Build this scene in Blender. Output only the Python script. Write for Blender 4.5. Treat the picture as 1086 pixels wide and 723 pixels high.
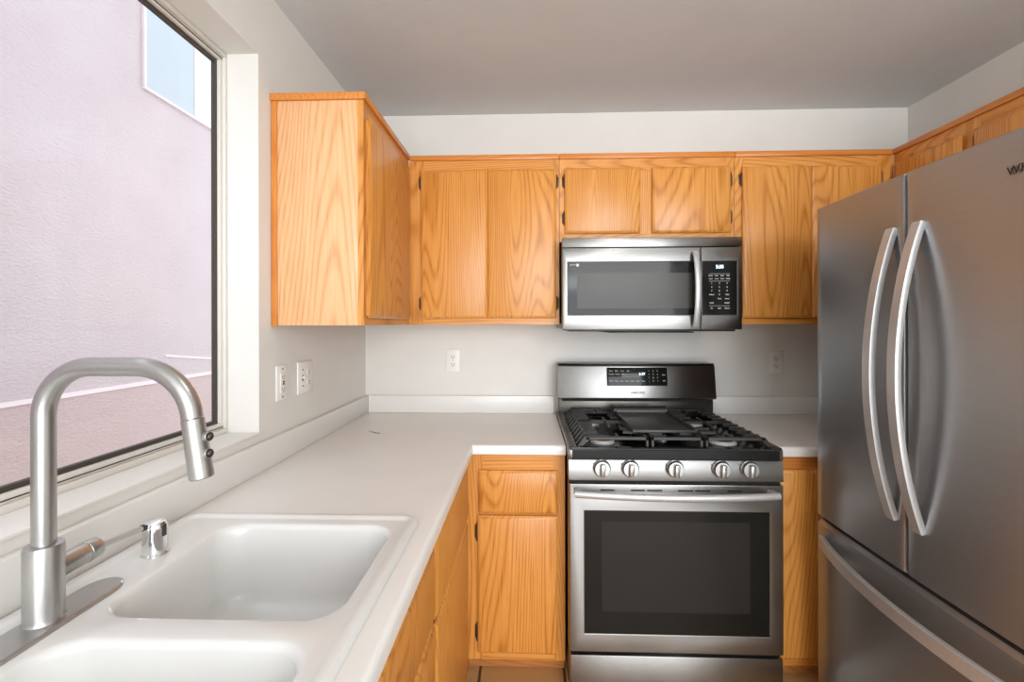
import bpy, bmesh, math, random
from mathutils import Vector, Matrix
random.seed(7)
for o in list(bpy.data.objects): bpy.data.objects.remove(o)
SC = bpy.context.scene
COL = SC.collection
R = math.radians

# ------------------------------------------------------------------ camera
cam_d = bpy.data.cameras.new('camera'); cam = bpy.data.objects.new('camera', cam_d); COL.objects.link(cam)
cam_d.sensor_width = 36.0; cam_d.lens = 486.32/1086*36.0; cam_d.shift_y = -18.67/1086; cam_d.clip_start = .02
ya, ro = .0331, -.0019
F = Vector((-math.sin(ya), math.cos(ya), 0)); Rv = Vector((math.cos(ya), math.sin(ya), 0)); U = Vector((0, 0, 1))
R2 = Rv*math.cos(ro)+U*math.sin(ro); U2 = -Rv*math.sin(ro)+U*math.cos(ro)
mt = Matrix((R2, U2, -F)).transposed().to_4x4(); mt.translation = (.8476, -2.3788, 1.3675)
cam.matrix_world = mt
SC.camera = cam

# ------------------------------------------------------------------ world, lights, exposure
SC.view_settings.view_transform = 'Standard'; SC.view_settings.look = 'None'
SC.view_settings.gamma = 1.0; SC.view_settings.use_curve_mapping = False
SC.view_settings.exposure = 0.12
w = bpy.data.worlds.new('sky'); SC.world = w; w.use_nodes = True
bg = w.node_tree.nodes['Background']; bg.inputs[0].default_value = (.86, .92, 1.0, 1); bg.inputs[1].default_value = 1.75

def area(name, loc, target, sx, sy, power, color=(1, 1, 1), shape='RECTANGLE'):
    l = bpy.data.lights.new(name, 'AREA'); l.shape = shape; l.size = sx; l.size_y = sy; l.energy = power; l.color = color
    o = bpy.data.objects.new(name, l); COL.objects.link(o); o.location = loc
    d = Vector(target)-Vector(loc); o.rotation_euler = d.to_track_quat('-Z', 'Y').to_euler(); return o
# daylight coming in through the patio door and the window of the room behind the camera
area('patio_daylight', (1.75, -5.44, 1.08), (1.75, 0, 1.08), 2.9, 2.0, 118, (.94, .975, 1.0))
area('rear_window_daylight', (3.9, -5.44, 1.45), (3.9, 0, 1.45), .75, 1.1, 20, (.94, .975, 1.0))
# added unseen fill light behind the camera, aimed forward like a softbox
area('rear_fill_light', (2.0, -4.3, 2.25), (1.7, 0, 1.3), 1.3, .9, 34, (.97, .985, 1.0))
# (the kitchen's ceiling globe, over and in front of the camera, is built at the end as a lit fixture)
GLOBE = 15.0

# ------------------------------------------------------------------ mesh helpers
class MB:
    def __init__(s): s.v = []; s.f = []; s.cuts = []
    def add(s, bm, M=None):
        bm.verts.ensure_lookup_table(); bm.verts.index_update(); n = len(s.v); s.cuts.append((n, len(s.f)))
        for v in bm.verts: s.v.append((M @ v.co) if M else v.co.copy())
        for f in bm.faces: s.f.append([n+v.index for v in f.verts])
        bm.free(); return s
    def box(s, x0, x1, y0, y1, z0, z1, b=0, seg=2, M=None):
        bm = bmesh.new(); bmesh.ops.create_cube(bm, size=1)
        for v in bm.verts: v.co = Vector(((x0+x1)/2+v.co.x*(x1-x0), (y0+y1)/2+v.co.y*(y1-y0), (z0+z1)/2+v.co.z*(z1-z0)))
        if b: bmesh.ops.bevel(bm, geom=bm.edges[:], offset=b, segments=seg, affect='EDGES', profile=.5)
        return s.add(bm, M)
    def cyl(s, p0, p1, r0, r1=None, n=24, b=0):
        r1 = r0 if r1 is None else r1; p0 = Vector(p0); p1 = Vector(p1); d = p1-p0
        bm = bmesh.new(); bmesh.ops.create_cone(bm, cap_ends=True, segments=n, radius1=r0, radius2=r1, depth=d.length)
        if b:
            ed = [e for e in bm.edges if abs(e.verts[0].co.z-e.verts[1].co.z) < 1e-6]
            bmesh.ops.bevel(bm, geom=ed, offset=b, segments=3, affect='EDGES', profile=.5)
        M = Matrix.Translation((p0+p1)/2) @ d.to_track_quat('Z', 'Y').to_matrix().to_4x4()
        return s.add(bm, M)
    def loops(s, loops, cap0=True, cap1=True):
        bm = bmesh.new(); L = [[bm.verts.new(p) for p in l] for l in loops]; n = len(L[0])
        for a, b in zip(L, L[1:]):
            for i in range(n): bm.faces.new((a[i], a[(i+1) % n], b[(i+1) % n], b[i]))
        if cap0: bm.faces.new(L[0][::-1])
        if cap1: bm.faces.new(L[-1])
        bmesh.ops.recalc_face_normals(bm, faces=bm.faces[:])
        return s.add(bm)
    def prism(s, poly, axis, a, b, bev=0):
        # poly: 2D points in the two other axes (in xyz order)
        def P(q, t):
            if axis == 'x': return (t, q[0], q[1])
            if axis == 'y': return (q[0], t, q[1])
            return (q[0], q[1], t)
        bm = bmesh.new(); A = [bm.verts.new(P(q, a)) for q in poly]; B = [bm.verts.new(P(q, b)) for q in poly]; n = len(poly)
        bm.faces.new(A); bm.faces.new(B[::-1])
        for i in range(n): bm.faces.new((A[i], B[i], B[(i+1) % n], A[(i+1) % n]))
        bmesh.ops.recalc_face_normals(bm, faces=bm.faces[:])
        if bev: bmesh.ops.bevel(bm, geom=bm.edges[:], offset=bev, segments=2, affect='EDGES', profile=.5)
        return s.add(bm)
    def sweep(s, path, prof, up=(0, 0, 1), closed=False):
        # prof: list of (a, b) offsets; a along 'side', b along 'up-ish'
        path = [Vector(p) for p in path]; L = []; N = len(path); upv = Vector(up)
        for i, p in enumerate(path):
            t = (path[min(i+1, N-1)]-path[max(i-1, 0)]).normalized()
            side = t.cross(upv).normalized(); u2 = side.cross(t).normalized()
            pr = prof(i/(N-1)) if callable(prof) else prof
            L.append([p+side*a+u2*b for a, b in pr])
        return s.loops(L)
    def tube(s, path, r, n=20):
        path = [Vector(p) for p in path]; L = []; N = len(path); ref = None
        for i, p in enumerate(path):
            t = (path[min(i+1, N-1)]-path[max(i-1, 0)]).normalized()
            if ref is None:
                ref = t.orthogonal().normalized()
            ref = (ref-t*ref.dot(t)).normalized(); b = t.cross(ref)
            rr = r(i/(N-1)) if callable(r) else r
            L.append([p+(ref*math.cos(2*math.pi*k/n)+b*math.sin(2*math.pi*k/n))*rr for k in range(n)])
        return s.loops(L)
    def lathe(s, prof, c, axis=(0, 0, 1), n=32):
        c = Vector(c); ax = Vector(axis).normalized(); e = ax.orthogonal().normalized(); g = ax.cross(e); L = []
        for r, h in prof:
            r = max(r, 1e-4); L.append([c+ax*h+(e*math.cos(2*math.pi*k/n)+g*math.sin(2*math.pi*k/n))*r for k in range(n)])
        return s.loops(L)
    def mesh(s, name, off=(0, 0, 0), ang=32):
        o = Vector(off); me = bpy.data.meshes.new(name); me.from_pydata([tuple(Vector(v)-o) for v in s.v], [], s.f); me.validate()
        me.shade_smooth(); me.set_sharp_from_angle(angle=R(ang)); return me
    def each(s, name, mat, parent=None, label=None, ang=32):
        cuts = s.cuts+[(len(s.v), len(s.f))]; out = []
        for (v0, f0), (v1, f1) in zip(cuts, cuts[1:]):
            m = MB(); m.v = s.v[v0:v1]; m.f = [[i-v0 for i in f] for f in s.f[f0:f1]]; out.append(m.build(name, mat, parent, label, ang))
        return out
    def build(s, name, mat, parent=None, label=None, ang=32, base=None):
        off = (0, 0, 0)
        if parent is not None: off = parent['_o'] if '_o' in parent else (0, 0, 0)
        if base is not None: off = base
        o = bpy.data.objects.new(name, s.mesh(name, off, ang)); COL.objects.link(o)
        if base is not None: o.location = base
        if mat: o.data.materials.append(mat)
        if parent is not None: o.parent = parent; o['_o'] = list(off)
        if label: o['label'] = label
        return o

def thing(name, label, cat, loc, group=None):
    o = bpy.data.objects.new(name, None); COL.objects.link(o); o.location = loc; o.empty_display_size = .05
    o['label'] = label; o['category'] = cat; o['_o'] = list(loc)
    if group: o['group'] = group
    return o
def tag(o, label, cat, group=None):
    o['label'] = label; o['category'] = cat
    if group: o['group'] = group
    return o
def struct(name, mb, mat, ang=32):
    o = mb.build(name, mat, ang=ang); o['kind'] = 'structure'; return o
def dup(root, loc, label):
    r = root.copy(); COL.objects.link(r); r.location = loc; r['label'] = label
    for ch in list(root.children):
        c = ch.copy(); COL.objects.link(c); c.parent = r
        for g in list(ch.children):
            d = g.copy(); COL.objects.link(d); d.parent = c
    return r
def text_mb(body, size, x, y, z, facing='-y', extrude=.0004, align='CENTER', bold=0):
    cu = bpy.data.curves.new('t', 'FONT'); cu.body = body; cu.size = size; cu.extrude = extrude; cu.align_x = align; cu.align_y = 'CENTER'; cu.offset = bold
    cu.resolution_u = 3
    o = bpy.data.objects.new('t', cu); COL.objects.link(o); dg = bpy.context.evaluated_depsgraph_get()
    me = bpy.data.meshes.new_from_object(o.evaluated_get(dg)); bpy.data.objects.remove(o); bpy.data.curves.remove(cu)
    bm = bmesh.new(); bm.from_mesh(me); bpy.data.meshes.remove(me)
    if facing == '-y': M = Matrix.Translation((x, y, z)) @ Matrix.Rotation(R(90), 4, 'X')
    else: M = Matrix.Translation((x, y, z)) @ Matrix.Rotation(R(-90), 4, 'Z') @ Matrix.Rotation(R(90), 4, 'X')   # faces -x
    return MB().add(bm, M)
def rrect(x0, x1, y0, y1, r, z, n=8):
    pts = []
    for cx, cy, a0 in ((x1-r, y1-r, 0), (x0+r, y1-r, 90), (x0+r, y0+r, 180), (x1-r, y0+r, 270)):
        for k in range(n+1):
            a = R(a0+90*k/n); pts.append(Vector((cx+r*math.cos(a), cy+r*math.sin(a), z)))
    return pts

# ------------------------------------------------------------------ materials
def new_mat(name):
    m = bpy.data.materials.new(name); m.use_nodes = True; nt = m.node_tree; return m, nt, nt.nodes['Principled BSDF']
def nd(nt, t, **k):
    n = nt.nodes.new(t)
    for a, b in k.items():
        if a in n.inputs.keys() if isinstance(a, str) else False: n.inputs[a].default_value = b
        else: setattr(n, a, b)
    return n
def math_n(nt, op, a, b=None):
    n = nt.nodes.new('ShaderNodeMath'); n.operation = op
    for i, q in enumerate((a, b)):
        if q is None: continue
        if isinstance(q, (int, float)): n.inputs[i].default_value = q
        else: nt.links.new(q, n.inputs[i])
    return n.outputs[0]
def coords(nt, scale):
    tc = nt.nodes.new('ShaderNodeTexCoord'); mp = nt.nodes.new('ShaderNodeMapping'); mp.inputs['Scale'].default_value = scale
    nt.links.new(tc.outputs['Object'], mp.inputs[0]); return mp.outputs[0]
def noise(nt, vec, scale, detail=2, w=None, rough=.5, dist=0):
    n = nt.nodes.new('ShaderNodeTexNoise'); n.inputs['Scale'].default_value = scale; n.inputs['Detail'].default_value = detail
    n.inputs['Roughness'].default_value = rough; n.inputs['Distortion'].default_value = dist
    if w is not None:
        n.noise_dimensions = '4D'; nt.links.new(w, n.inputs['W'])
    nt.links.new(vec, n.inputs['Vector']); return n.outputs['Fac']
def ramp(nt, fac, stops):
    r = nt.nodes.new('ShaderNodeValToRGB'); nt.links.new(fac, r.inputs[0]); cr = r.color_ramp
    while len(cr.elements) < len(stops): cr.elements.new(.5)
    for e, (p, c) in zip(cr.elements, stops): e.position = p; e.color = (*c, 1) if len(c) == 3 else c
    return r.outputs[0]
def bump(nt, h, strength, dist=.001):
    b = nt.nodes.new('ShaderNodeBump'); b.inputs['Strength'].default_value = strength; b.inputs['Distance'].default_value = dist
    nt.links.new(h, b.inputs['Height']); return b.outputs[0]
def srgb(r, g, b): return tuple((c/255/12.92 if c/255 <= .04045 else ((c/255+.055)/1.055)**2.4) for c in (r, g, b))
def plain(name, col, rough=.5, metal=0, bumpy=None, spec=None, coat=0):
    m, nt, p = new_mat(name); p.inputs['Base Color'].default_value = (*col, 1); p.inputs['Roughness'].default_value = rough; p.inputs['Metallic'].default_value = metal
    if spec is not None: p.inputs['Specular IOR Level'].default_value = spec
    if coat: p.inputs['Coat Weight'].default_value = coat; p.inputs['Coat Roughness'].default_value = .08
    v = coords(nt, (1, 1, 1)); n = noise(nt, v, 6, 3)
    mx = nt.nodes.new('ShaderNodeMix'); mx.data_type = 'RGBA'; mx.blend_type = 'MULTIPLY'; mx.inputs[0].default_value = 1
    mx.inputs[6].default_value = (*col, 1); nt.links.new(ramp(nt, n, [(.3, (.965,)*3), (.7, (1, 1, 1))]), mx.inputs[7]); nt.links.new(mx.outputs[2], p.inputs['Base Color'])
    if bumpy: nt.links.new(bump(nt, noise(nt, v, bumpy[0], 3), bumpy[1], bumpy[2]), p.inputs['Normal'])
    return m
def wood(name, axis, light, dark, pore, rough=.32, contrast=1.0):
    m, nt, p = new_mat(name)
    a = {'z': (1, 1, .13), 'x': (.13, 1, 1), 'y': (1, .13, 1)}[axis]
    tc = nt.nodes.new('ShaderNodeTexCoord'); oi = nt.nodes.new('ShaderNodeObjectInfo')
    W = math_n(nt, 'MULTIPLY', oi.outputs['Random'], 40.0)
    mp = nt.nodes.new('ShaderNodeMapping'); mp.inputs['Scale'].default_value = a; nt.links.new(tc.outputs['Object'], mp.inputs[0]); v = mp.outputs[0]
    mps = nt.nodes.new('ShaderNodeMapping'); mps.inputs['Scale'].default_value = tuple(1 if q == 1 else .10 for q in a); nt.links.new(tc.outputs['Object'], mps.inputs[0])
    base = noise(nt, mps.outputs[0], 3.0, 1.5, W, .40, .10)
    rings = math_n(nt, 'SINE', math_n(nt, 'MULTIPLY', base, 520.0))
    rings = math_n(nt, 'MULTIPLY', math_n(nt, 'ADD', rings, 1.0), .5)
    rings = math_n(nt, 'POWER', rings, 3.0)
    mp2 = nt.nodes.new('ShaderNodeMapping'); mp2.inputs['Scale'].default_value = tuple(1 if q == 1 else .03 for q in a); nt.links.new(tc.outputs['Object'], mp2.inputs[0])
    fib = noise(nt, mp2.outputs[0], 125, 4, W, .75)
    brd = noise(nt, v, 6, 2, W, .5)
    # pores gather along the growth rings
    t = math_n(nt, 'ADD', math_n(nt, 'MULTIPLY', math_n(nt, 'MULTIPLY', rings, math_n(nt, 'ADD', fib, .25)), (.34 if contrast == 1.0 else .42*contrast)), math_n(nt, 'ADD', math_n(nt, 'MULTIPLY', fib, .62), math_n(nt, 'MULTIPLY', brd, .24)))
    c = ramp(nt, t, [(.28, light), (.62, dark), (.95, pore)])
    nt.links.new(c, p.inputs['Base Color']); p.inputs['Roughness'].default_value = rough; p.inputs['Specular IOR Level'].default_value = .45
    nt.links.new(bump(nt, t, .12, .0006), p.inputs['Normal'])
    return m
def steel(name, col=(.60, .59, .57), rough=.30, aniso=.75, tangent=(0, 0, 1), brush='x', streak=.12, metal=1.0):
    m, nt, p = new_mat(name); p.inputs['Metallic'].default_value = metal
    sc = {'x': (.02, 1, 1), 'y': (1, .02, 1), 'z': (1, 1, .02)}[brush]
    v = coords(nt, sc); n = noise(nt, v, 420, 2)
    v2 = coords(nt, (1, 1, .35)); n2 = noise(nt, v2, 4.5, 3)
    mx = math_n(nt, 'ADD', math_n(nt, 'MULTIPLY', n, streak), math_n(nt, 'MULTIPLY', n2, streak*.8))
    c = ramp(nt, mx, [(streak*.5, tuple(q*.93 for q in col)), (streak*1.3, tuple(min(1, q*1.05) for q in col))]); nt.links.new(c, p.inputs['Base Color'])
    nt.links.new(math_n(nt, 'ADD', math_n(nt, 'MULTIPLY', n2, .10), rough-.05), p.inputs['Roughness'])
    p.inputs['Anisotropic'].default_value = aniso
    cx = nt.nodes.new('ShaderNodeCombineXYZ')
    for i in range(3): cx.inputs[i].default_value = tangent[i]
    if aniso: nt.links.new(cx.outputs[0], p.inputs['Tangent'])
    return m
def glass_thin(name, tint=(1, 1, 1), refl=.06):
    m = bpy.data.materials.new(name); m.use_nodes = True; nt = m.node_tree; nt.nodes.clear()
    out = nt.nodes.new('ShaderNodeOutputMaterial'); mx = nt.nodes.new('ShaderNodeMixShader'); tr = nt.nodes.new('ShaderNodeBsdfTransparent'); gl = nt.nodes.new('ShaderNodeBsdfGlossy')
    tr.inputs[0].default_value = (*tint, 1); gl.inputs['Roughness'].default_value = .02
    lw = nt.nodes.new('ShaderNodeLayerWeight'); lw.inputs[0].default_value = .3
    nt.links.new(math_n(nt, 'ADD', math_n(nt, 'MULTIPLY', math_n(nt, 'POWER', lw.outputs['Facing'], 4.0), .25), .02), mx.inputs[0]); nt.links.new(tr.outputs[0], mx.inputs[1]); nt.links.new(gl.outputs[0], mx.inputs[2]); nt.links.new(mx.outputs[0], out.inputs[0]); return m
def emis(name, col, s):
    m, nt, p = new_mat(name); p.inputs['Base Color'].default_value = (*col, 1); p.inputs['Emission Color'].default_value = (*col, 1); p.inputs['Emission Strength'].default_value = s; return m

M_wall = plain('wall_paint', srgb(226, 223, 217), .75, bumpy=(260, .18, .002))
M_ceil = plain('ceiling_paint', srgb(216, 219, 220), .85, bumpy=(160, .25, .003))
M_trimw = plain('white_trim_paint', srgb(236, 233, 228), .45)
M_counter = plain('white_laminate', srgb(233, 231, 227), .32)
M_sink = plain('white_enamel', srgb(222, 221, 218), .16, coat=.15)
M_vinyl = plain('window_vinyl', srgb(222, 217, 209), .45)
M_gasket = plain('dark_bronze', srgb(62, 55, 48), .5)
M_plate = plain('plate_plastic', srgb(238, 235, 229), .35)
M_socket = plain('socket_plastic', srgb(232, 228, 220), .3)
M_slot = plain('slot_dark', srgb(45, 42, 38), .6)
L, D, Pq = srgb(226, 160, 82), srgb(202, 131, 55), srgb(144, 82, 30)
M_woodz = wood('oak_vertical', 'z', L, D, Pq)
M_woodx = wood('oak_horizontal', 'x', L, D, Pq)
M_woody = wood('oak_lengthwise', 'y', L, D, Pq)
M_crownx = wood('oak_strip', 'x', srgb(220, 146, 72), srgb(196, 116, 46), srgb(170, 96, 36), contrast=.4)
M_crowny = wood('oak_strip_lengthwise', 'y', srgb(220, 146, 72), srgb(196, 116, 46), srgb(170, 96, 36), contrast=.4)
M_crownz = wood('oak_strip_upright', 'z', srgb(220, 146, 72), srgb(196, 116, 46), srgb(170, 96, 36), contrast=.4)
M_toe = wood('oak_toe', 'x', srgb(190, 125, 66), srgb(160, 98, 46), srgb(120, 70, 32), .5, .5)
M_hinge = plain('antique_hinge', srgb(84, 60, 38), .4, .5)
M_steel = steel('brushed_steel', (.29, .285, .275), .34)
M_steel_fr = steel('fridge_steel', (.39, .402, .415), .34, .7, (0, 0, 1), 'y', .3, .82)
M_handle = steel('handle_steel', (.54, .54, .54), .42, 0, (0, 0, 1), 'z', .08, .55)
M_knob = steel('knob_steel', (.40, .395, .385), .34, 0, (0, 0, 1), 'z', .08)
M_nickel = steel('brushed_nickel', (.46, .45, .435), .32, .4, (0, 0, 1), 'z', .10, .88)
M_chrome = plain('chrome', (.82, .82, .82), .08, 1)
M_black = plain('black_enamel', srgb(16, 15, 15), .2, spec=.4)
M_dark = plain('dark_metal', srgb(58, 55, 52), .42, .5)
M_iron = plain('cast_iron', srgb(46, 43, 40), .36, bumpy=(400, .3, .001))
M_bglass = plain('black_glass', (.010, .010, .009), .07, spec=.2)
M_cavity = plain('oven_cavity', srgb(60, 58, 55), .35, .3)
M_alu = plain('burner_aluminium', (.80, .80, .79), .35, .35)
M_print = plain('pale_print', srgb(215, 212, 205), .5)
M_gprint = plain('grey_print', srgb(110, 105, 100), .4)
M_lcd = emis('lit_digits', srgb(200, 225, 240), 1.6)
M_gapblack = plain('shadow_gap', srgb(18, 17, 16), .8)
M_glass = glass_thin('window_glass')

def floor_mat():
    m, nt, p = new_mat('floor_tile'); v = coords(nt, (1, 1, 1)); b = nt.nodes.new('ShaderNodeTexBrick'); b.offset = 0
    b.inputs['Scale'].default_value = 1; b.inputs['Brick Width'].default_value = .33; b.inputs['Row Height'].default_value = .33
    b.inputs['Mortar Size'].default_value = .006; b.inputs['Color1'].default_value = (*srgb(206, 162, 108), 1); b.inputs['Color2'].default_value = (*srgb(198, 152, 98), 1); b.inputs['Mortar'].default_value = (*srgb(90, 70, 52), 1)
    nt.links.new(v, b.inputs['Vector']); nt.links.new(b.outputs[0], p.inputs['Base Color']); p.inputs['Roughness'].default_value = .3
    nt.links.new(bump(nt, b.outputs['Fac'], -.4, .003), p.inputs['Normal']); return m
M_floor = floor_mat()
def stucco(c0, c1, name):
    m, nt, p = new_mat(name); v = coords(nt, (1, 1, 1)); n1 = noise(nt, v, 1.2, 4); n2 = noise(nt, coords(nt, (1, 1, 2.2)), 28, 5, rough=.65)
    c = ramp(nt, n1, [(.3, c0), (.7, c1)]); nt.links.new(c, p.inputs['Base Color']); p.inputs['Roughness'].default_value = .95
    nt.links.new(bump(nt, n2, .8, .02), p.inputs['Normal']); return m
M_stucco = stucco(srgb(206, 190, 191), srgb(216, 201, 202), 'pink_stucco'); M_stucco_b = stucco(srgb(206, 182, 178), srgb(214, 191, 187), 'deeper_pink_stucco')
M_joint = plain('pale_stucco', srgb(238, 224, 224), .9)
M_npane = plain('sky_blue_glass', srgb(184, 192, 197), .25)
M_npane2 = plain('frosted_glass', srgb(216, 221, 224), .3)
M_ground = plain('concrete', srgb(190, 182, 172), .9, bumpy=(40, .3, .01))

# ------------------------------------------------------------------ room shell
H = 2.453; W = 2.7685; YR = -5.5; XR = 4.8
struct('floor', MB().box(-.15, XR+.15, -2.6, .15, -.1, 0), M_floor)
struct('floor_rear', MB().box(-.20, XR+.15, YR-.15, -2.6, -.1, 0), plain('grey_carpet', srgb(150, 148, 144), .95, bumpy=(300, .5, .004)))
struct('ceiling', MB().box(-.20, XR+.15, YR-.15, .15, H, H+.12), M_ceil)
struct('wall_back', MB().box(-.20, W+.15, 0, .15, 0, H), M_wall)
WY0, WY1, WZ0, WZ1 = -2.50, -.957, 1.018, 2.221      # kitchen window opening
mb = MB(); mb.box(-.15, 0, WY1, 0, 0, H).box(-.15, 0, YR, WY0, 0, H).box(-.15, 0, WY0, WY1, 0, WZ0).box(-.15, 0, WY0, WY1, WZ1, H)
struct('wall_left', mb, M_wall)
struct('wall_right', MB().box(W, W+.15, -2.1, 0, 0, H), M_wall)
struct('wall_partition', MB().box(W+.15, XR+.15, -2.1, -1.95, 0, H), M_wall)
struct('wall_far_right', MB().box(XR, XR+.15, YR, -2.1, 0, H), M_wall)
mb = MB(); mb.box(-.20, .27, YR-.15, YR, 0, H).box(.27, 3.23, YR-.15, YR, 2.12, H).box(3.23, 3.5, YR-.15, YR, 0, H).box(3.5, 4.3, YR-.15, YR, 0, .85).box(3.5, 4.3, YR-.15, YR, 2.05, H).box(4.3, XR+.15, YR-.15, YR, 0, H)
struct('wall_rear', mb, M_wall)

# kitchen window
def ring(mb, x0, x1, y0, y1, z0, z1, t, b=0, tb=None, tt=None):   # rectangular ring in the YZ plane
    tb = t if tb is None else tb; tt = t if tt is None else tt
    mb.box(x0, x1, y0, y1, z0, z0+tb, b).box(x0, x1, y0, y1, z1-tt, z1, b).box(x0, x1, y0, y0+t, z0+tb, z1-tt, b).box(x0, x1, y1-t, y1, z0+tb, z1-tt, b); return mb
win = bpy.data.objects.new('window_1', None); COL.objects.link(win); win['kind'] = 'structure'; win.location = (-.13, -1.73, WZ0); win['_o'] = list(win.location)
g = .001
fr = ring(MB(), -.142, -.100, WY0+g, WY1-g, WZ0+g, WZ1-g, .011, .002, .020, .014)
fr.build('outer_frame', M_vinyl, win)
ring(MB(), -.136, -.108, WY0+.012, WY1-.012, WZ0+.021, WZ1-.015, .012, .002, .018, .015).build('sash_frame', M_vinyl, win)
mb = MB(); mb.box(-.1078, -.106, WY0+.014, WY1-.014, WZ0+.0262, WZ0+.0284).box(-.1078, -.106, WY0+.014, WY1-.014, WZ1-.0232, WZ1-.021); mb.each('sash_groove', M_gasket, win, 'dark groove line')
ring(MB(), -.1285, -.117, WY0+.0245, WY1-.0245, WZ0+.0395, WZ1-.0305, .0105).build('gasket', M_gasket, win, 'dark bronze glazing edge')
MB().box(-.127, -.1250, WY0+.034, WY1-.034, WZ0+.049, WZ1-.040).build('glass_pane', M_glass, win)
mb = MB(); mb.box(-.100, -.0985, WY1-.0012, WY1-.0004, 1.20, 2.1); 
# white painted sill on the reveal
st = struct('trim_1', MB().box(-.100, 0.004, WY0+.002, WY1-.002, WZ0-.001, WZ0+.006, .002), M_trimw)

# outside: the neighbour's stucco house and the side yard
struct('ground_outside', MB().box(-14, -.20, -12, 14, -.35, -.2), M_ground)
NX = -2.5
h = thing('neighboring_house', 'pink stucco house wall seen through the kitchen window', 'house', (NX-.15, 1, -.2))
MB().box(NX-.3, NX, -7, 10, .851, 5.2).build('stucco_wall', M_stucco, h)
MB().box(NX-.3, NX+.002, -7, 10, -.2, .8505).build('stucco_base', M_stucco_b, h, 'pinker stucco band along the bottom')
mb = MB(); mb.box(NX-.001, NX+.010, -7, 10, .835, .868).build('stucco_strip', M_joint, h, 'pale horizontal stucco joint')
MB().prism([(1.75, 1.066), (2.6, .965), (2.6, .985), (1.75, 1.086)], 'x', NX-.001, NX+.008).build('stucco_strip', M_joint, h, 'short pale slanting strip on the wall')  # short pale slanting strip, slightly raised from the house wall
wi = MB(); ring(wi, NX-.001, NX+.03, 1.50, 3.25, 3.42, 4.7, .022, .004); wi.box(NX-.001, NX+.02, 2.115, 2.135, 3.46, 4.66)
wo = wi.build('window', M_joint, h, 'white framed upper window')
MB().box(NX-.001, NX+.012, 1.522, 2.115, 3.442, 4.678).build('pane', M_npane, wo, 'pale blue pane'); MB().box(NX-.001, NX+.012, 2.135, 3.228, 3.442, 4.678).build('pane', M_npane2, wo, 'bright whitish pane')

# ------------------------------------------------------------------ cabinets
def slab(axis, f, a0, a1, z0, z1, t=.019, c=.010):
    """door/drawer slab; axis '-y' (front at y=f), '+x' (front at x=f) or '-x'. Edges chamfered on the front."""
    bm = bmesh.new()
    def ringp(i, d): return [(a0+i, z0+i, d), (a1-i, z0+i, d), (a1-i, z1-i, d), (a0+i, z1-i, d)]
    Ls = [ringp(.007, t), ringp(.007, t-.006), ringp(.0005, t-.008), ringp(0, c*.75), ringp(.002, c*.62), ringp(c*.95, .0012), ringp(c*1.25, 0)]
    def P(q):
        a, z, d = q
        if axis == '-y': return Vector((a, f+d, z))
        if axis == '+x': return Vector((f-d, a, z))
        return Vector((f+d, a, z))
    bm.free(); return MB().loops([[P(q) for q in l] for l in Ls])
def hinge(parent, axis, f, a, z, s=1, h=.052):
    """small exposed hinge: frame leaf, barrel; s = side the leaf points (towards the frame)"""
    mb = MB()
    if axis == '-y':
        mb.box(min(a, a+s*.010), max(a, a+s*.010), f-.002, f, z-h*.42, z+h*.42, .0008); mb.cyl((a+s*.001, f-.006, z-h/2), (a+s*.001, f-.006, z+h/2), .0042, n=10)
        mb.cyl((a+s*.001, f-.006, z-h*.6), (a+s*.001, f-.006, z-h/2), .002, .004, n=10); mb.cyl((a+s*.001, f-.006, z+h/2), (a+s*.001, f-.006, z+h*.6), .004, .002, n=10)
    else:
        q = 1 if axis == '+x' else -1
        mb.box(min(f, f+q*.002), max(f, f+q*.002), min(a, a+s*.010), max(a, a+s*.010), z-h*.42, z+h*.42, .0008); mb.cyl((f+q*.006, a+s*.001, z-h/2), (f+q*.006, a+s*.001, z+h/2), .0042, n=10)
        mb.cyl((f+q*.006, a+s*.001, z-h*.6), (f+q*.006, a+s*.001, z-h/2), .002, .004, n=10); mb.cyl((f+q*.006, a+s*.001, z+h/2), (f+q*.006, a+s*.001, z+h*.6), .004, .002, n=10)
    mb.build('hinge', M_hinge, parent)

ZB, ZT, ZC = 1.362, 2.127, 2.104   # uppers: bottom, top, underside of the crown strip
DC = .310                           # depth of the face frames
e = .0008
# left wall upper cabinet
c = thing('wall_cabinet', 'oak wall cabinet on the left wall with window glare coloured into its oak end panel', 'cabinet', (.15, -.45, ZB))
MB().box(.002, DC-.019, -.885+.004, -.020, ZB+.002, ZC).build('body', M_woodz, c)
MB().box(.022, DC-.019, -.887, -.8815, ZB, ZC, .0005).build('end_panel', wood('oak_glare_panel', 'z', srgb(240, 192, 146), srgb(218, 160, 108), srgb(180, 120, 76), .30, .62), c, 'oak end panel with window glare in its paler colour')  # window glare on this side is put into the paler oak colour
MB().box(.0015, .0215, -.890, -.8815, ZB-.002, ZC, .001).build('scribe_strip', M_crownz, c, 'darker strip against the wall')
mb = MB(); mb.box(DC-.019, DC, -.887, -.848, ZB, ZC).box(DC-.019, DC, -.352, -DC-.001, ZB, ZC); mb.each('face_frame_stile', M_woodz, c)
mb = MB(); mb.box(DC-.019, DC-e, -.848, -.352, 2.036, ZC).box(DC-.019, DC-e, -.848, -.352, ZB, ZB+.035); mb.each('face_frame_rail', M_woody, c)
MB().box(DC-.03, DC-.019, -.848, -.352, ZB+.035, 2.036).build('interior', M_gapblack, c)
dr = slab('+x', DC+.019, -.866, -.352, 1.386, 2.056).build('door', M_woodz, c)
MB().box(.001, DC+.010, -.897, -DC-.0105, ZC, ZT, .0015).build('crown_strip', M_crowny, c, 'darker orange top strip')

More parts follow.
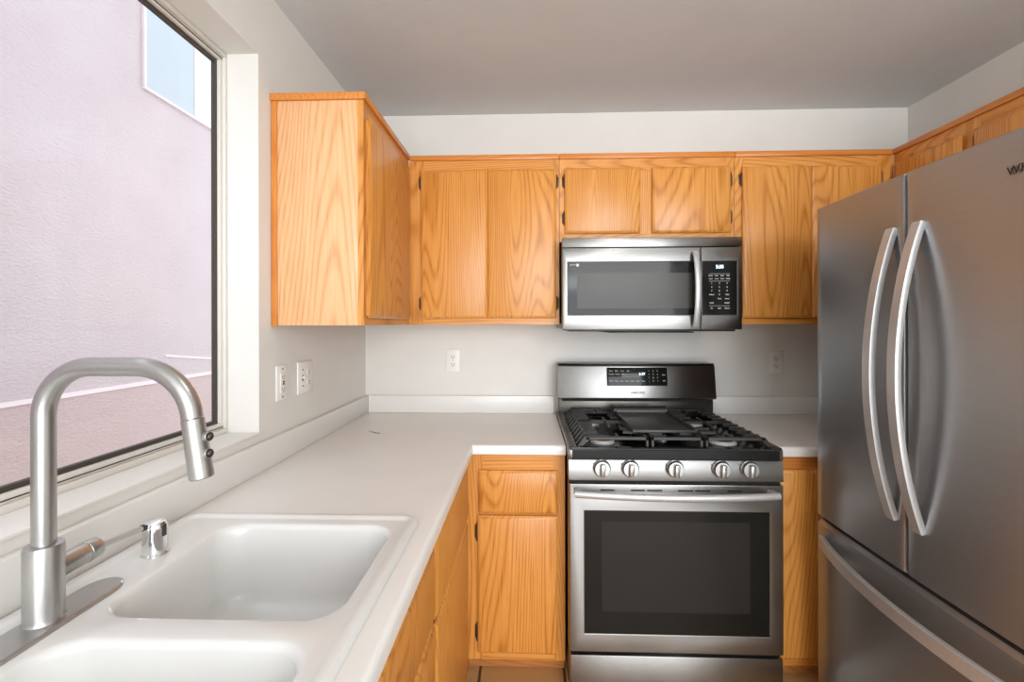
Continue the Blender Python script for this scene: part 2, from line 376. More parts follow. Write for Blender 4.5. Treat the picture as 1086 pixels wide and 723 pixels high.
def back_upper(x0, x1, zb, doors, label, hinges, crown=(None, None), mull=()):
    c = thing('wall_cabinet', label, 'cabinet', ((x0+x1)/2, -.15, zb), None)
    lo, hi = x0+e, x1-e
    MB().box(lo, hi, -DC+.019, -.002, zb+.002, ZC).build('body', M_woodz, c)
    mb = MB(); mb.box(lo, doors[0][0]+.012, -DC, -DC+.019, zb, ZC).box(doors[-1][1]-.012, hi, -DC, -DC+.019, zb, ZC)
    for a, b in mull: mb.box(a, b, -DC, -DC+.019, zb+.035, 2.046)
    mb.each('face_frame_stile', M_woodz, c)
    zt, zd = doors[0][3], doors[0][2]
    mb = MB(); mb.box(doors[0][0]+.012, doors[-1][1]-.012, -DC+e, -DC+.019, 2.046, ZC).box(doors[0][0]+.012, doors[-1][1]-.012, -DC+e, -DC+.019, zb, zd+.012); mb.each('face_frame_rail', M_woodx, c)
    for (a, b, z0, z1) in doors:
        d = slab('-y', -DC-.019, a, b, z0, z1).build('door', M_woodz, c)
    for (a, z, s) in hinges: hinge(c, '-y', -DC-.001, a, z, s)
    cx0, cx1 = crown
    MB().box(x0+e if cx0 is None else cx0, x1-e if cx1 is None else cx1, -DC-.010, -.001, ZC, ZT, .0015).build('crown_strip', M_crownx, c, 'darker orange top strip')
    return c
XA, XM0, XM1 = DC+.0005, .993, 1.768
XW = W-DC
back_upper(XA, XM0, ZB, [(.369, .6685, 1.390, 2.058), (.6705, .978, 1.390, 2.058)], 'tall two-door oak wall cabinet left of the microwave', [(.367, 2.003, -1), (.367, 1.458, -1), (.980, 2.003, 1), (.980, 1.458, 1)], mull=[(.655, .684)], crown=(DC+.0105, None))
back_upper(XM0, XM1, 1.732, [(1.017, 1.351, 1.768, 2.060), (1.404, 1.747, 1.768, 2.060)], 'short two-door oak wall cabinet directly above the microwave', [(1.015, 2.003, -1), (1.015, 1.838, -1), (1.749, 2.003, 1), (1.749, 1.838, 1)], mull=[(1.33, 1.42)])
back_upper(XM1, XW-.0005, ZB, [(1.799, 2.098, 1.390, 2.057), (2.100, 2.398, 1.390, 2.057)], 'tall two-door oak wall cabinet right of the microwave', [(1.797, 2.003, -1), (1.797, 1.45, -1), (2.400, 2.003, 1), (2.400, 1.45, 1)], mull=[(2.085, 2.113)], crown=(None, XW-.0105))
# right wall upper cabinet over the refrigerator
c = thing('wall_cabinet', 'oak wall cabinet high on the right wall above the refrigerator', 'cabinet', (W-.15, -1.0, 1.80))
Y1, Y0 = -DC-.001, -1.64
MB().box(XW+.019, W-.002, Y0, -.020-.30, 1.802, ZC).build('body', M_woodz, c)
mb = MB(); mb.box(XW, XW+.019, -.338, Y1, 1.80, ZC).box(XW, XW+.019, -.695, -.625, 1.80, ZC).box(XW, XW+.019, Y0, -1.03, 1.80, ZC); mb.each('face_frame_stile', M_woodz, c)
mb = MB(); 
for a, b in ((-.625, -.338), (-1.03, -.695)): mb.box(XW+e, XW+.019, a, b, 2.046, ZC).box(XW+e, XW+.019, a, b, 1.80, 1.835)
mb.each('face_frame_rail', M_woody, c)
slab('-x', XW-.019, -.637, -.328, 1.825, 2.058).build('door', M_woodz, c)
slab('-x', XW-.019, -1.05, -.683, 1.825, 2.058).build('door', M_woodz, c)
hinge(c, '-x', XW-.001, -.681, 2.008, 1); hinge(c, '-x', XW-.001, -.681, 1.87, 1)
MB().box(XW-.010, W-.001, Y0, -DC-.0005, ZC, ZT, .0015).build('crown_strip', M_crowny, c, 'darker orange top strip')
MB().box(XW-.010, XW-.0005+.01, -DC-.0005, -DC+.01, ZC, ZT).build('crown_corner', M_crowny, c) if False else None

# base cabinets
CZ = .905; CT = .038; BT = CZ-CT-.0005; FB = .610
c = thing('base_cabinet', 'oak base cabinet with a drawer over a door, left of the range', 'cabinet', (.80, -.30, 0))
X0, X1 = .6115, .9915
MB().box(X0, X1, -FB+.019, -.002, .095, BT).build('body', M_woodz, c)
mb = MB(); mb.box(X0, .672, -FB, -FB+.019, .070, BT).box(.950, X1, -FB, -FB+.019, .070, BT); mb.each('face_frame_stile', M_woodz, c)
mb = MB(); mb.box(.672, .950, -FB+e, -FB+.019, .790, BT).box(.672, .950, -FB+e, -FB+.019, .615, .648).box(.672, .950, -FB+e, -FB+.019, .070, .115); mb.each('face_frame_rail', M_woodx, c)
slab('-y', -FB-.019, .660, .964, .640, .803).build('drawer', M_woodx if False else M_woodz, c)
slab('-y', -FB-.019, .656, .962, .102, .630).build('door', M_woodz, c)
hinge(c, '-y', -FB-.001, .654, .565, -1, .06); hinge(c, '-y', -FB-.001, .654, .18, -1, .06)
MB().box(X0, X1, -.553, -.535, .001, .094).build('toe_kick', M_toe, c)

c = thing('base_cabinet', 'narrow strip of oak base cabinet between the range and the refrigerator', 'cabinet', (2.2, -.30, 0))
X0, X1 = 1.7665, W-.002
MB().box(X0, X1, -FB+.019, -.002, .095, BT).build('body', M_woodz, c)
mb = MB(); mb.box(X0, 1.800, -FB, -FB+.019, .070, BT).box(2.09, 2.16, -FB, -FB+.019, .070, BT).box(2.60, X1, -FB, -FB+.019, .070, BT); mb.each('face_frame_stile', M_woodz, c)
mb = MB(); mb.box(1.80, 2.09, -FB+e, -FB+.019, .800, BT).box(1.80, 2.09, -FB+e, -FB+.019, .070, .115).box(2.16, 2.60, -FB+e, -FB+.019, .07, BT); mb.each('face_frame_rail', M_crownx, c)
slab('-y', -FB-.019, 1.772, 2.10, .104, .816).build('door', M_woodz, c)
MB().box(X0, X1, -.553, -.535, .001, .094).build('toe_kick', M_toe, c)

def left_base(y0, y1, label, fronts, doors, hinges):
    c = thing('base_cabinet', label, 'cabinet', (.30, (y0+y1)/2, 0))
    mb = MB(); mb.box(.002, FB-.019, y0+e, y0+.018, .095, BT).box(.002, FB-.019, y1-.018, y1-e, .095, BT).box(.002, .014, y0+.018, y1-.018, .095, BT).box(.014, FB-.019, y0+.018, y1-.018, .095, .113); mb.build('body', M_woodz, c)
    mb = MB(); mb.box(FB-.019, FB, y0+e, y0+.045, .070, BT).box(FB-.019, FB, y1-.045, y1-e, .070, BT); mb.each('face_frame_stile', M_woodz, c)
    mb = MB(); 
    for z0, z1 in ((.825, BT), (.63, .68), (.07, .115)): mb.box(FB-.019, FB-e, y0+.045, y1-.045, z0, z1)
    mb.each('face_frame_rail', M_woody, c)
    for (a, b, z0, z1) in fronts: slab('+x', FB+.019, a, b, z0, z1).build('drawer', M_woodz, c)
    for (a, b, z0, z1) in doors: slab('+x', FB+.019, a, b, z0, z1).build('door', M_woodz, c)
    for (a, z, s) in hinges: hinge(c, '+x', FB+.001, a, z, s, .06)
    MB().box(.535, .553, y0+e, y1-e, .001, .094).build('toe_kick', M_woody, c)
left_base(-1.2785, -.6300, 'oak base cabinet under the left counter nearest the corner', [(-1.270, -.690, .646, .848)], [(-1.270, -.690, .102, .636)], [])
left_base(-2.20, -1.2795, 'oak sink base cabinet under the white double sink', [(-2.19, -1.292, .668, .840)], [(-1.735, -1.292, .102, .658), (-2.19, -1.745, .102, .658)], [(-1.288, .80, 1), (-1.288, .625, 1)])
left_base(-2.80, -2.2005, 'oak base cabinet at the near end of the left counter', [(-2.79, -2.21, .646, .840)], [(-2.79, -2.21, .102, .636)], [])
MB().box(.535, .553, -.629, -.5535, .001, .094).build('toe_corner', M_toe) if False else None

# ------------------------------------------------------------------ countertops
CE = .640; BS = .0210; BH = CZ+.0895
def top_mesh(poly, front_edges):
    """extruded outline; front_edges: predicate on edge midpoints that get the rounded nosing"""
    bm = bmesh.new(); vs = [bm.verts.new((x, y, CZ)) for x, y in poly]; f = bm.faces.new(vs); bm.normal_update()
    if f.normal.z < 0: f.normal_flip()
    r = bmesh.ops.extrude_face_region(bm, geom=[f]); 
    for v in [q for q in r['geom'] if isinstance(q, bmesh.types.BMVert)]: v.co.z = CZ-CT
    bmesh.ops.recalc_face_normals(bm, faces=bm.faces[:])
    for z, o in ((CZ, .012), (CZ-CT, .006)):
        ed = [q for q in bm.edges if all(abs(v.co.z-z) < 1e-5 for v in q.verts) and front_edges((q.verts[0].co+q.verts[1].co)/2)]
        bmesh.ops.bevel(bm, geom=ed, offset=o, segments=5, affect='EDGES', profile=.5)
    return bm
YE = -2.80
SX0, SX1, SY0, SY1 = .036, .596, -2.150, -1.300
cutter = bpy.data.objects.new('cut', MB().box(SX0+.015, SX1-.015, SY0+.015, SY1-.015, .8, 1).mesh('cut')); COL.objects.link(cutter)
bm = top_mesh([(.001, -.001), (.9925, -.001), (.9925, -CE), (CE, -CE), (CE, YE), (.001, YE)], lambda m: (abs(m.y+CE) < 1e-3) or (abs(m.x-CE) < 1e-3))
ct = thing('countertop', 'white L-shaped laminate countertop running along the window wall to the range', 'countertop', (.3, -1.0, CZ))
o = MB().add(bm).build('worktop', M_counter, ct, base=None)
md = o.modifiers.new('b', 'BOOLEAN'); md.operation = 'DIFFERENCE'; md.solver = 'EXACT'; md.object = cutter
# cutter is in world coordinates, the worktop is stored relative to its thing
dg = bpy.context.evaluated_depsgraph_get(); bpy.context.view_layer.update(); dg = bpy.context.evaluated_depsgraph_get()
nm = bpy.data.meshes.new_from_object(o.evaluated_get(dg)); o.modifiers.clear(); o.data = nm; nm.name = 'worktop'
nm.shade_smooth(); nm.set_sharp_from_angle(angle=R(32))
cm = cutter.data; bpy.data.objects.remove(cutter); bpy.data.meshes.remove(cm)
MB().box(.001, BS, YE, -.001, CZ+.0003, BH, .003).build('backsplash', M_counter, ct)
MB().box(BS+.0003, .985, -BS, -.001, CZ+.0003, BH, .003).build('backsplash', M_counter, ct)
MB().prism([(.164, -.431), (.185, -.436), (.207, -.452), (.228, -.462), (.227, -.470), (.203, -.462), (.183, -.444)], 'z', CZ, CZ+.0006).build('scuff_mark', M_gprint, ct, 'small dark scuff near the corner')
ct2 = thing('countertop', 'short white laminate countertop between the range and the refrigerator', 'countertop', (2.2, -.3, CZ))
MB().add(top_mesh([(1.7665, -.001), (W-.001, -.001), (W-.001, -CE), (1.7665, -CE)], lambda m: abs(m.y+CE) < 1e-3)).build('worktop', M_counter, ct2)
MB().box(1.7665, W-.001, -BS, -.001, CZ+.0003, BH, .003).build('backsplash', M_counter, ct2)

# ------------------------------------------------------------------ sink
sk = thing('kitchen_sink', 'white double-bowl drop-in kitchen sink set in the counter below the window', 'sink', ((SX0+SX1)/2, (SY0+SY1)/2, CZ))
bm = bmesh.new()
def addloops(Ls, cap=None):
    V = [[bm.verts.new(p) for p in l] for l in Ls]; n = len(V[0])
    for a, b in zip(V, V[1:]):
        for i in range(n): bm.faces.new((a[i], a[(i+1) % n], b[(i+1) % n], b[i]))
    if cap: bm.faces.new(V[-1])
    return V
N = 10; DZ = .9125
outer = []
for i, z in ((0, CZ+.0005), (.0005, CZ+.006), (.004, CZ+.0105), (.010, CZ+.0125), (.017, CZ+.0125), (.022, CZ+.0105), (.027, DZ+.0008), (.033, DZ)):
    outer.append(rrect(SX0+i, SX1-i, SY0+i, SY1-i, max(.040-i, .006), z, N))
VO = addloops(outer)
inner = []
bowls = ((.158, .557, -1.690, -1.350), (.158, .552, -2.085, -1.730))
for (x0, x1, y0, y1) in bowls:
    Ls = []; FZ = .735
    for i, z in ((0, DZ), (.004, DZ-.0012), (.008, DZ-.005), (.010, DZ-.012), (.013, DZ-.05), (.022, FZ+.035), (.028, FZ+.016), (.040, FZ+.005), (.058, FZ)):
        Ls.append(rrect(x0+i, x1-i, y0+i, y1-i, .060-min(i, .03)*.2, z, N))
    inner.append(addloops(Ls, cap=True)[0])
ed = []
for loop in [VO[-1]]+inner:
    n = len(loop)
    for i in range(n):
        q = bm.edges.get((loop[i], loop[(i+1) % n])); ed.append(q)
bmesh.ops.triangle_fill(bm, edges=ed, use_beauty=True, use_dissolve=False, normal=(0, 0, 1))
bmesh.ops.recalc_face_normals(bm, faces=bm.faces[:])
MB().add(bm).build('basin', M_sink, sk, ang=50)
for (x0, x1, y0, y1) in bowls:
    cxx, cyy = (x0+x1)/2, (y0+y1)/2
    MB().lathe([(.045, 0), (.043, .003), (.036, .004), (.034, .001), (.006, .001), (.004, .006), (0, .006)], (cxx, cyy, .7352)).build('drain', M_chrome, sk, 'metal drain')

# ------------------------------------------------------------------ faucet
fx, fy, fz = .112, -1.705, DZ
fc = thing('kitchen_faucet', 'brushed nickel gooseneck kitchen faucet with pull-down spray head', 'faucet', (fx, fy, fz))
def stadium(cx, y0, y1, r, z, n=14):
    return [Vector((cx+r*math.cos(R(180*k/n)), y1-r*.0+r*1.3*math.sin(R(180*k/n)), z)) for k in range(n+1)]+[Vector((cx-r*math.cos(R(180*k/n)), y0-r*1.3*math.sin(R(180*k/n)), z)) for k in range(n+1)]
pc = .116
MB().loops([stadium(pc, -1.785, -1.625, .031, fz+.0002), stadium(pc, -1.785, -1.625, .031, fz+.004), stadium(pc, -1.785, -1.625, .0285, fz+.0062)]).build('deck_plate', M_nickel, fc)
MB().lathe([(.0255, .0063), (.0245, .009), (.0240, .012), (.0240, .118), (.0232, .1205), (.0190, .1215)], (fx, fy, fz), n=40).build('base_body', M_nickel, fc)
zt = 1.303; rb = .075; xe = .350
path = [(fx, fy, fz+.12+k*.03) for k in range(0, 5)]
path += [(fx, fy, zt-rb)]
for k in range(1, 17): a = R(90*k/16); path.append((fx+rb-rb*math.cos(a), fy, zt-rb+rb*math.sin(a)))
rb2 = .085
path += [(fx+(xe-fx)*.45, fy, zt)]
for k in range(0, 17): a = R(83*k/16); path.append((xe-.006-rb2+rb2*math.sin(a), fy, zt-rb2+rb2*math.cos(a)))
p = path[-1]; path.append((p[0]+.0006, fy, 1.2255))
pe = path[-1]
MB().tube(path, .0145, 28).build('spout', M_nickel, fc)
hd = (xe+.008, fy, 1.138)
dv = (Vector(hd)-Vector(pe)).normalized()
sh = MB().lathe([(.0150, .0008), (.0154, .003), (.0157, .03), (.0165, .078), (.0165, (Vector(hd)-Vector(pe)).length), (.0150, (Vector(hd)-Vector(pe)).length+.002), (.010, (Vector(hd)-Vector(pe)).length+.001)], pe, dv, 36).build('spray_head', M_nickel, fc)
for k, zz in enumerate((1.199, 1.174)):
    b0 = Vector((xe+.004+.015, fy-.002, zz)); q = Vector((1, -.22, .05)).normalized()
    bt = MB().lathe([(.0070, -.004), (.0070, .0022), (.0066, .0026), (0, .0026)], b0, q, 20).build('spray_button', M_nickel, sh)
    MB().lathe([(.0064, .0024), (.0064, .0040), (.0044, .0044), (0, .0044)], b0, q, 20).build('button_ring', M_dark, sh, 'dark button ring')
    MB().lathe([(.0042, .0042), (.0040, .0060), (0, .0064)], b0, q, 20).build('button_centre', M_chrome, sh, 'chrome button centre')
# side handle, pointing along the counter
hc = Vector((fx-.004, fy+.012, fz+.072)); dd = Vector((-.04, 1, .0)).normalized()
hb = MB(); hb.cyl(hc, hc+dd*.056, .0172, n=28, b=.001); hb.build('handle_barrel', M_nickel, fc)
hb = MB(); hb.cyl(hc+dd*.0568, hc+dd*.080, .0180, .0172, n=28, b=.002); kn = hb.build('handle_cap', M_nickel, fc)
ls = hc+dd*.074; le = Vector((.104, -1.518, .9735))
MB().tube([ls, ls+(le-ls)*.3, ls+(le-ls)*.97, le], lambda t: .0066-.0022*t, 14).build('lever', M_handle, fc)
MB().cyl(le-Vector((0, .002, 0)), le+Vector((0.0, .004, 0)), .0062, n=16, b=.001).build('lever_tip', M_dark, fc, 'dark round lever tip')

ag = thing('air_gap_cap', 'chrome dishwasher air gap cap behind the sink beside the faucet', 'air gap', (.110, -1.494, DZ))
MB().lathe([(.0235, .0003), (.0235, .003), (.0215, .006), (.0212, .052), (.0205, .060), (.018, .0645), (.012, .067), (0, .0675)], (.110, -1.494, DZ), n=40).build('cap', M_chrome, ag)
MB().box(.127, .1335, -1.5015, -1.4935, DZ+.038, DZ+.060, .001).build('slot', M_slot, ag, 'dark vertical slot')

# ------------------------------------------------------------------ wall plates
def outlet_parts(t, x, z, f=-.001):
    """duplex receptacle on the back wall, centred x,z"""
    MB().box(x-.0365, x+.0365, f-.006, f, z-.058, z+.058, .003).build('cover_plate', M_plate, t)
    for s in (1, -1):
        zc = z+s*.0195
        mb = MB(); mb.prism([(x+.0165*math.cos(R(a)), zc+max(-.0125, min(.0125, .0165*math.sin(R(a))))) for a in range(0, 360, 15)], 'y', f-.0085, f-.0062); rc = mb.build('receptacle', M_socket, t)
        mb = MB(); mb.box(x-.0075, x-.0055, f-.0088, f-.0084, zc-.002, zc+.0065).box(x+.0050, x+.0070, f-.0088, f-.0084, zc-.002, zc+.0065).cyl((x, f-.0088, zc-.0075), (x, f-.0084, zc-.0075), .0026, n=12); mb.each('slots', M_slot, rc, 'dark socket slots')
    MB().cyl((x, f-.0075, z), (x, f-.006, z), .0028, n=12).build('screw', M_handle, t)
o1 = thing('wall_outlet', 'white duplex outlet on the back wall left of the range', 'outlet', (.461, -.001, 1.174), 'outlets on the back wall')
outlet_parts(o1, .461, 1.174)
dup(o1, (2.112, -.001, 1.168), 'white duplex outlet on the back wall between the range and the refrigerator')
# ground fault outlet on the left wall
t = thing('wall_outlet', 'single decorator style outlet plate on the left wall nearest the window', 'outlet', (.001, -.830, 1.165))
y, z, f = -.830, 1.165, .001
MB().box(f, f+.006, y-.035, y+.035, z-.060, z+.060, .0025).build('cover_plate', M_plate, t)
rc = MB().box(f+.0062, f+.0095, y-.0165, y+.0165, z-.0335, z+.0335, .0008).build('receptacle', M_socket, t)
mb = MB()
for zc in (z+.021, z-.021): mb.box(f+.0092, f+.0098, y-.008, y-.006, zc-.004, zc+.004).box(f+.0092, f+.0098, y+.005, y+.007, zc-.004, zc+.004).cyl((f+.0092, y, zc-.008), (f+.0098, y, zc-.008), .0022, n=10)
mb.each('slots', M_slot, rc)
mb = MB(); mb.box(f+.0092, f+.0110, y-.006, y+.006, z+.0012, z+.0065, .0004).box(f+.0092, f+.0110, y-.006, y+.006, z-.0065, z-.0012, .0004); mb.each('test_buttons', M_slot, rc, 'two dark test buttons')
for s in (1, -1): MB().cyl((f+.006, y, z+s*.048), (f+.0072, y, z+s*.048), .003, n=12).build('screw', M_dark, t)
# double gang plate: switch and outlet
t = thing('switch_plate', 'wide double-gang plate with a toggle switch and outlet on the left wall', 'switch plate', (.001, -.665, 1.165))
y = -.665
MB().box(f, f+.0065, y-.058, y+.058, z-.060, z+.060, .0025).build('cover_plate', M_plate, t)
mb = MB(); mb.box(f+.0062, f+.0070, y-.0235-.005, y-.0235+.005, z-.012, z+.012); mb.build('toggle_slot', M_gprint, t)
MB().box(f+.0068, f+.017, y-.0235-.004, y-.0235+.004, z-.002, z+.007, .0012).build('toggle_switch', M_socket, t)
for s in (1, -1):
    zc = z+s*.0195; yc = y+.0235
    rc = MB().prism([(yc+.0165*math.cos(R(a)), zc+max(-.0125, min(.0125, .0165*math.sin(R(a))))) for a in range(0, 360, 15)], 'x', f+.0064, f+.0088).build('receptacle', M_socket, t)
    mb = MB(); mb.box(f+.0086, f+.0092, yc-.0075, yc-.0055, zc-.002, zc+.0065).box(f+.0086, f+.0092, yc+.005, yc+.007, zc-.002, zc+.0065).cyl((f+.0086, yc, zc-.0075), (f+.0092, yc, zc-.0075), .0026, n=10); mb.each('slots', M_slot, rc)
    MB().cyl((f+.0064, y-.0235, z+s*.030), (f+.0078, y-.0235, z+s*.030), .003, n=12).build('screw', M_dark, t)

# ------------------------------------------------------------------ range
RX0, RX1 = .9965, 1.7525; RF = -.720; RC = (RX0+RX1)/2
rg = thing('gas_range', 'stainless steel freestanding gas range with five knobs and a dark oven window', 'range', (RC, -.36, 0))
MB().box(RX0+.003, RX1-.003, -.655, -.030, .03, .885, .002).build('body', M_black, rg)
mb = MB()
for xx in (RX0+.05, RX1-.05):
    for yy in (-.60, -.08): mb.cyl((xx, yy, .0005), (xx, yy, .031), .018)
mb.each('foot', M_black, rg)
# storage drawer
MB().box(RX0+.004, RX1+.004, RF+.004, -.657, .045, .170, .004).build('storage_drawer', M_steel, rg)
MB().box(RX0+.006, RX1, -.700, -.657, .171, .183).build('drawer_gap', M_gapblack, rg)
# oven door: frame ring of steel with the dark glass in it
DZ0, DZ1 = .185, .789
gx0, gx1, gz0, gz1 = 1.052, 1.708, .250, .693
mb = MB(); X0, X1 = RX0+.002, RX1+.004
def door_ring(x0, x1, z0, z1, hx0, hx1, hz0, hz1, yf, yb, bev=.004, ax='y'):
    bm = bmesh.new()
    def q(x, y, z): return bm.verts.new((x, y, z))
    O = [(x0, z0), (x1, z0), (x1, z1), (x0, z1)]; I = [(hx0, hz0), (hx1, hz0), (hx1, hz1), (hx0, hz1)]
    def rg_(P, y, ins=0):
        cx, cz = (P[0][0]+P[2][0])/2, (P[0][1]+P[2][1])/2
        return [q(a+(ins if a < cx else -ins), y, b+(ins if b < cz else -ins)) for a, b in P]
    Ls = [rg_(O, yb), rg_(O, yf+bev), rg_(O, yf+bev*.3, bev*.3), rg_(O, yf, bev), rg_(I, yf, -.002), rg_(I, yf+.0015, 0), rg_(I, yf+.008, 0)]
    for a, b in zip(Ls, Ls[1:]):
        for i in range(4): bm.faces.new((a[i], a[(i+1) % 4], b[(i+1) % 4], b[i]))
    bm.faces.new(Ls[0]); bm.faces.new(Ls[-1])
    bmesh.ops.recalc_face_normals(bm, faces=bm.faces[:]); return MB().add(bm)
od = door_ring(X0, X1, DZ0, DZ1, gx0, gx1, gz0, gz1, RF, -.657).build('oven_door', M_steel, rg)
MB().box(gx0+.001, gx1-.001, RF+.003, RF+.0075, gz0+.001, gz1-.001).build('oven_window', M_bglass, od, 'black glass window')
mb = ring(MB(), 0, 1, 0, 1, 0, 1, .1) if False else MB()
ix0, ix1, iz0, iz1 = 1.115, 1.640, .33, .655
mb.box(ix0, ix1, RF+.0022, RF+.0030, iz0, iz1); mb.build('inner_window', plain('dotted_glass', srgb(40, 39, 37), .15, spec=.2), od, 'slightly paler inner viewing area')
# handle: bowed bar
def bow(t): return 4*t*(1-t)
hp = []
for k in range(33):
    t = k/32; hp.append((RX0+.018+(RX1-RX0-.050)*t, RF-.040-.030*bow(t), .767))
mb = MB(); mb.sweep(hp, [(.010*math.cos(R(a)), .0125*math.sin(R(a))) for a in range(0, 360, 24)]); 
mb.box(RX0+.018, RX0+.040, RF-.040, RF+.001, .757, .777, .002).box(RX1-.054, RX1-.032, RF-.040, RF+.001, .757, .777, .002)
mb.build('oven_handle', M_handle, od)
mb = MB()
for a, b in ((1.110, 1.160), (1.218, 1.268), (1.276, 1.330), (1.385, 1.440), (1.446, 1.500), (1.560, 1.612)):
    mb.box(a, b, RF-.0006, RF+.001, .7655, .7705, .0004)
mb.each('vent_slots', M_gapblack, od, 'row of dark vent slots')
# control panel (slightly leaning) and knobs
pz0, pz1 = .803, .876
mb = MB(); mb.prism([(-.655, pz0), (RF-.002, pz0), (RF-.004, pz0+.004), (RF+.001, pz1-.004), (RF+.003, pz1), (-.655, pz1)], 'x', RX0, RX1+.002); cp = mb.build('control_panel', M_steel, rg)
MB().box(RX0+.004, RX1, -.705, -.657, .790, .802).build('panel_gap', M_gapblack, rg)
kdir = Vector((0, -1, .03)).normalized()
for x in (1.114, 1.215, 1.373, 1.535, 1.634):
    c0 = Vector((x, RF-.0025, .8485))
    k = MB().lathe([(.0300, .0), (.0312, .004), (.0312, .007), (.0285, .009), (.0278, .018), (.0260, .021), (0, .0215)], c0, kdir, 36).build('knob', M_knob, rg)
    # grip bar across the knob face
    M = Matrix.Translation(c0+kdir*.021) @ Matrix.Rotation(R(4), 4, 'Y')
    MB().box(-.0085, .0085, -.016, 0, -.0245, .020, .004, M=M).build('grip', M_knob, k)
    MB().box(-.001, .001, -.0166, -.0155, .004, .016, M=M).build('pointer', M_slot, k)
    mm = MB(); mm.box(x-.032, x-.026, RF-.0045, RF-.0005, pz1-.014, pz1-.011).build('mark', M_gprint, cp)
# cooktop: black pan with raised steel-edged rim
mb = MB()
mb.prism([(-.105, .877), (RF-.002, .877), (RF-.006, .881), (RF-.006, .913), (RF-.001, .920), (RF+.016, .9215), (RF+.024, .905), (-.115, .905), (-.105, .921)], 'x', RX0+.012, RX1-.012)
mb.build('cooktop_pan', M_black, rg)
for xa, xb, s in ((RX0-.001, RX0+.030, 1), (RX1-.030, RX1+.001, -1)):
    mb = MB(); mb.prism([(-.04, .886), (-.650, .886), (-.656, .877), (RF+.002, .877), (RF-.005, .883), (RF-.003, .913), (RF+.006, .922), (-.04, .9225)], 'x', xa, xb, .0025); mb.build('cooktop_side', plain('polished_rim', srgb(120, 117, 112), .25, .8), rg)
MB().prism([(RX0+.005, RF-.0065), (RX1-.003, RF-.0065), (RX1-.003, RF-.004), (RX0+.005, RF-.004)], 'z', .9155, .918).build('rim_highlight', M_dark, rg)
# burners
def burner(x, y, r, sy=1):
    b = MB(); prof = [(r, 0), (r*1.0, .004), (r*.92, .0075), (r*.80, .012), (r*.5, .0125), (0, .0125)]
    b.lathe(prof, (0, 0, 0), n=40)
    b.v = [Vector((x+v.x, y+v.y*sy, .9055+v.z)) for v in b.v]; bo = b.build('burner', M_alu, rg, 'aluminium burner ring')
    b = MB(); b.lathe([(r*.74, .0128), (r*.76, .016), (r*.72, .0205), (r*.5, .0215), (0, .0215)], (0, 0, 0), n=40)
    b.v = [Vector((x+v.x, y+v.y*sy, .9055+v.z)) for v in b.v]; b.build('burner_cap', M_iron, bo, 'black burner cap')
for a in ((1.140, -.585, .046), (1.140, -.270, .036), (1.600, -.585, .050), (1.600, -.270, .040)): burner(*a)
burner(1.380, -.43, .038, 3.6)
# cast iron grates
GZ = .954
def bar(mb, x0, x1, y0, y1, z0=GZ-.012, z1=GZ, b=.002): mb.box(min(x0, x1), max(x0, x1), min(y0, y1), max(y0, y1), z0, z1, b, 1)
def side_grate(xo, xi):
    """xo outer x, xi inner x; comb of sloping fins on the outer side"""
    mb = MB(); s = 1 if xi > xo else -1; yf, yb = -.700, -.135; xt = xo+s*.038
    bar(mb, xt, xi, yf, yf+.012); bar(mb, xt, xi, yb-.012, yb); bar(mb, xi-s*.012, xi, yf, yb)
    bar(mb, xt, xt+s*.012, yf, yb, GZ-.012, GZ-.003)
    bar(mb, xt, xi, -.425, -.411)
    for yy in (yf, yb-.012):   # corner legs
        bar(mb, xi-s*.010, xi, yy, yy+.012, .9058, GZ-.01)
        mb.prism([(xo, .9065), (xo+s*.012, .9065), (xt+s*.014, GZ-.010), (xt+s*.014, GZ), (xt, GZ)], 'y', yy, yy+.012)
    bar(mb, xi-s*.010, xi, -.424, -.412, .9058, GZ-.01)
    n = 9
    for k in range(n):        # fins
        yy = yf+.055+(yb-yf-.11)*k/(n-1)
        mb.prism([(xo+s*.006, .915), (xo+s*.016, .915), (xt+s*.012, GZ-.014), (xt+s*.055, GZ-.010), (xt+s*.055, GZ), (xt, GZ)], 'y', yy-.005, yy+.005)
    xm = (xt+xi)/2+s*.006
    for (a, b) in ((yf+.012, -.635), (-.505, -.335), (-.205, yb-.012)): bar(mb, xm-.005, xm+.005, a, b)
    for yy in (-.60, -.54, -.33, -.27, -.21): bar(mb, xi-s*.012, xi-s*.075, yy-.005, yy+.005)
    mb.build('grate', M_iron, rg, 'cast iron grate', ang=20)
side_grate(1.022, 1.288); side_grate(1.742, 1.492)
mb = MB(); yf, yb = -.700, -.135; a, b_ = 1.297, 1.483
bar(mb, a, b_, yf, yf+.012); bar(mb, a, b_, yb-.012, yb); bar(mb, a, a+.011, yf, yb); bar(mb, b_-.011, b_, yf, yb)
for yy in (yf, yb-.012):
    for xx in (a, b_-.011): bar(mb, xx, xx+.011, yy, yy+.012, .9058, GZ-.01)
for yy in (-.62, -.55, -.48, -.41, -.34, -.27, -.2): bar(mb, a+.01, a+.062, yy-.005, yy+.005); bar(mb, b_-.062, b_-.01, yy-.005, yy+.005)
mb.build('grate', M_iron, rg, 'narrow centre cast iron grate', ang=20)
